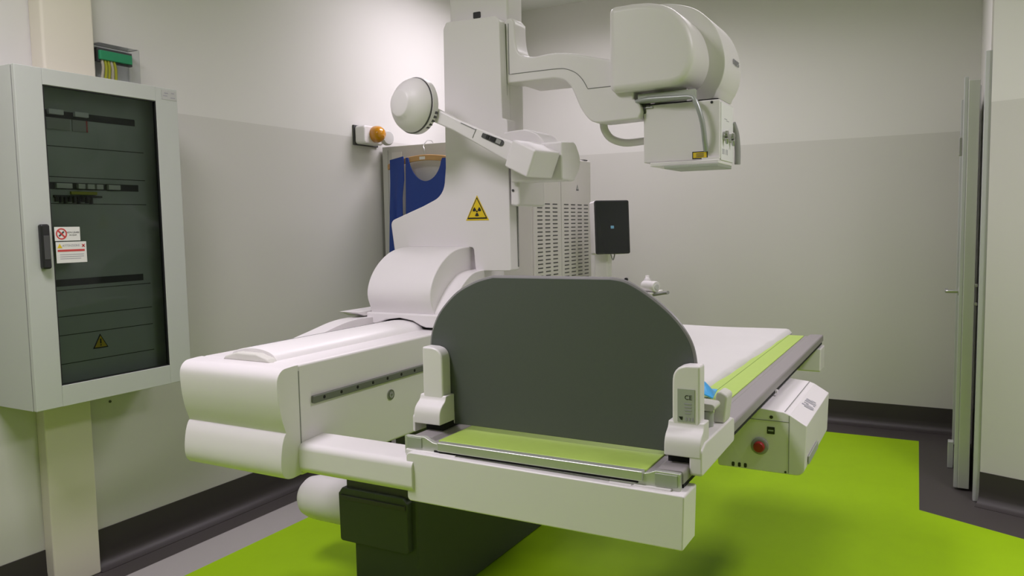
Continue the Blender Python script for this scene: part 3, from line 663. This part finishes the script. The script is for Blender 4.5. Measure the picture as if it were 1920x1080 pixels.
# ------------------------------------------------------------------ footboard with its brackets
fb = thing('footboard', 'dark grey rounded footboard standing upright across the table', 'footboard', (-.93, 1.95, .9))
right = smooth2([(-.553, .918), (-.551, 1.0), (-.546, 1.10), (-.549, 1.158), (-.565, 1.205), (-.602, 1.254), (-.660, 1.302), (-.725, 1.340), (-.772, 1.350)], 5)
left = smooth2([(-1.132, 1.349), (-1.19, 1.333), (-1.255, 1.300), (-1.308, 1.250), (-1.336, 1.205), (-1.350, 1.16), (-1.352, 1.10), (-1.344, 1.0), (-1.335, .918)], 5)
q = right + left
q = [(x if not (z < .93) else x, z) for x, z in q] + [(-1.315, .908), (-.58, .904)]
b = B(FOOT); b.prism(q, 'Y', 1.945, 1.958, bev=.002); board = part('board', b, fb)
b = B(FEDGE); 
edge = [Vector((x, 1.9525, z)) for x, z in (right + left)]
b.tube(edge, .0065, sub=1, seg=8); part('edge_trim', b, board)
def bracket(mirror):
    f = (lambda x: -1.872-x) if mirror else (lambda x: x)
    name = 'bracket'
    b = B(WHITE)
    # upright blade with rounded inner corner, flaring into the foot
    pl = [(f(-.590), .985)] + smooth2([(f(-.590), 1.08), (f(-.588), 1.115), (f(-.575), 1.135), (f(-.555), 1.142)], 4) + [(f(-.519), 1.143), (f(-.519), .96)]
    b.prism(pl, 'Y', 1.898, 1.944, bev=.006, ang=50)
    fl = smooth2([(1.90, 1.0), (1.893, .985), (1.875, .972), (1.865, .955), (1.863, .935)], 4) + [(1.863, .920), (1.944, .920), (1.944, 1.0)]
    b.prism(fl, 'X', min(f(-.600), f(-.508)), max(f(-.600), f(-.508)), bev=.004, ang=50)
    if not mirror:
        b.prism(rp([(1.8645, .874, .01), (2.205, .880, .012), (2.205, .945, .012), (2.18, .953, .008), (1.90, .953), (1.8645, .94, .01)]), 'X', -.537, -.5045, bev=.005)
        b.prism(rp([(-.537, .907), (-.508, .907), (-.508, .952, .008), (-.60, .952, .008), (-.60, .907)]), 'Y', 1.944, 2.17, bev=.004)
    else:
        b.prism(rp([(1.863, .893, .004), (1.944, .893), (1.944, .955), (1.885, .955, .01), (1.863, .94, .01)]), 'X', f(-.504), f(-.512), bev=.002)
        b.prism(rp([(f(-.514), .907), (f(-.60), .907), (f(-.60), .95, .008), (f(-.514), .95, .008)]), 'Y', 1.944, 2.17, bev=.004)
    o = part(name, b, fb)
    b = B(VOID); b.box(min(f(-.596), f(-.537)), max(f(-.596), f(-.537)), 1.885, 2.15, .8995, .922); part('gap_shade', b, o)  # black block added as the shade in the gap between foot and rail
    return o
br = bracket(False); bl = bracket(True)
b = B(LABG, BLACK, PRINT); b.box(-.5755, -.532, 1.8965, 1.898, 1.0, 1.083); b.text('CE', .016, (-.548, 1.8963, 1.062), (1, 0, 0), (0, 0, 1), 1, .0004)
for x, z, w, h in ((-.565, 1.04, .012, .05), (-.549, 1.03, .018, .003), (-.549, 1.038, .018, .003), (-.549, 1.022, .014, .003), (-.549, 1.046, .018, .003)): b.box(x-w/2, x+w/2, 1.8958, 1.8966, z-h/2, z+h/2, 2) if w > .013 else None
b.prism([(-.572, 1.013), (-.562, 1.013), (-.563, 1.005), (-.567, 1.005)], 'Y', 1.8955, 1.8966, 1)
for x in (-.553, -.545, -.537): b.box(x-.002, x+.002, 1.8958, 1.8966, 1.004, 1.012, 2)
part('type_label', b, br, 'grey type label')
b = B(OFFWH, LABG)
b.cyl((-.545, 2.06, .95), (-.545, 2.06, .995), .018, 1, 24); b.prism(rp([(-.575, 1.0, .008), (-.517, 1.0, .012), (-.515, 1.018, .010), (-.575, 1.022, .006)]), 'Y', 2.03, 2.09, bev=.006)
b.prism(rp([(-.540, .953), (-.508, .953), (-.500, 1.03, .012), (-.530, 1.045, .012)]), 'Y', 2.10, 2.165, bev=.006)
part('clamp_lever', b, br)

# ------------------------------------------------------------------ things on the table
b = B(SHEET)
def shf(u, v):
    y = 2.35 + v*2.04; x = -1.30 + u*(.565 + (y-2.8)*.02)
    z = .910 + .003*math.sin(y*11+x*3)*math.sin(x*7) + .002*math.sin(y*23)
    if u > .96: z -= .02*((u-.96)/.04)**2
    return (x, y, z), (0, 0, 1)
b.grid(shf, 40, 80, .014)
o = single('table_pad', b, 'white paper-covered pad lying on the green tabletop', 'table pad', (-1.0, 3.4, ZT))
b = B(BLUEP)
def gl(u, v):
    x = -.88 + .225*u - .02*v; y = 2.52 + .14*v + .03*u
    ridge = math.exp(-((v-.35)/.30)**2) * (1 - u**7)
    z = .919 + .066*ridge + .005*math.sin(9*u+7*v)*(1-u)
    return (x, y, z), (0, 0, 1)
b.grid(gl, 24, 20, .004)
single('blue_wrap', b, 'crumpled light blue plastic wrap on the white pad edge behind the footboard bracket', 'wrap', (-.73, 2.56, .92))

# ------------------------------------------------------------------ monitor stand and trolley behind the table
t = thing('monitor_stand', 'slim white pole stand carrying a black tablet screen', 'monitor stand', (-1.96, 4.85, 0))
b = B(WHITE2); b.prism(rrect(-2.025, -1.93, 4.82, 4.90, .01), 'Z', .04, 1.33); part('pole', b, t)
b = B(WHITE2); b.prism(rrect(-2.14, -1.83, 4.65, 5.07, .06), 'Z', 0.0, .05, bev=.01); part('base', b, t)
RM = Matrix.Translation((-1.885, 4.78, 1.465)) @ Matrix.Rotation(math.radians(42), 4, 'Z') @ Matrix.Rotation(math.radians(-4), 4, 'X')
b = B(WHITE2); b.prism(rrect(-.118, .116, -.168, .176, .012), 'Y', .0, .085, bev=.006, rot=RM); mo = part('monitor', b, t)
b = B(BLACK, SCREEN); b.prism(rrect(-.115, .118, -.168, .178, .012), 'Y', -.014, .0, bev=.003, rot=RM); b.box(-.107, .110, -.0146, -.013, -.158, .168, 1, rot=RM); part('screen', b, mo, 'black glass screen')
b = B(ICON); b.box(-.011, .011, -.0156, -.0145, -.004, .014, rot=RM); part('screen_icon', b, mo, 'small blue screen icon')
b = B(GREYP); b.tube([RM @ Vector(p) for p in ((.0, .03, -.165), (.012, .035, -.20), (.02, .035, -.20), (.028, .03, -.165))], .004, seg=8); part('cable_loop', b, t)
t = thing('trolley', 'low white trolley with a grey push bar behind the table', 'trolley', (-1.65, 4.95, 0))
b = B(WHITE); b.prism(rrect(-1.80, -1.745, 4.965, 5.12, .015), 'Z', .08, 1.03, bev=.01); part('body', b, t)
for x in (-1.785, -1.755):
    for y in (4.99, 5.10):
        b = B(DGREY); b.cyl((x-.012, y, .045), (x+.012, y, .045), .045, 0, 24); b.box(x-.006, x+.006, y-.01, y+.01, .045, .09, 0); part('caster', b, t)
b = B(WHITE2); b.prism(rrect(-1.81, -1.668, 4.94, 5.18, .02), 'Z', 1.026, 1.036, bev=.002); part('tray', b, t)
b = B(GREYP); b.tube([(-1.675, 4.985, 1.02), (-1.60, 4.96, 1.035), (-1.555, 4.92, 1.043)], .011, seg=12); part('push_bar', b, t)
b = B(WHITE2, LENS); b.cyl((-1.755, 5.03, 1.0735), (-1.65, 4.975, 1.0735), .036, 0, 32, bev=.006); b.cyl((-1.651, 4.976, 1.072), (-1.646, 4.973, 1.072), .018, 1, 24)
single('paper_roll', b, 'thick white paper roll lying on the trolley behind the footboard', 'paper roll', (-1.70, 5.0, 1.036))
b = B(WHITE2); b.lathe([(.026, 0), (.026, .07), (.014, .085), (.014, .10), (0, .102)], (-1.765, 5.13, 1.036), (0, 0, 1)); 
single('small_bottle', b, 'small white bottle next to the paper roll', 'bottle', (-1.765, 5.13, 1.036))

# ------------------------------------------------------------------ camera, world, colour management
cam = bpy.data.cameras.new('camera'); co = bpy.data.objects.new('camera', cam); COL.objects.link(co)
yaw, pitch, roll, F = .50265, .0807197, -.0182076, 1473.378
f = Vector((-math.sin(yaw)*math.cos(pitch), math.cos(yaw)*math.cos(pitch), -math.sin(pitch)))
r = Vector((math.cos(yaw), math.sin(yaw), 0)); u = r.cross(f)
r2 = r*math.cos(roll) + u*math.sin(roll); u2 = -r*math.sin(roll) + u*math.cos(roll)
M = Matrix((r2, u2, -f)).transposed().to_4x4(); M.translation = (0, 0, 1.5); co.matrix_world = M
cam.sensor_width = 36; cam.lens = F/1920*36; cam.clip_start = .05
S.camera = co
w = bpy.data.worlds.new('world'); S.world = w; w.use_nodes = True
w.node_tree.nodes['Background'].inputs[0].default_value = (.9, .95, 1, 1); w.node_tree.nodes['Background'].inputs[1].default_value = .03
S.view_settings.view_transform = 'Standard'; S.view_settings.look = 'None'; S.view_settings.gamma = 1.0
S.view_settings.exposure = 0.10; S.view_settings.use_curve_mapping = False
S.cycles.max_bounces = 10; S.cycles.diffuse_bounces = 6; S.cycles.transparent_max_bounces = 12
S.cycles.use_denoising = True
for o in S.objects:
    if '_w' in o: del o['_w']
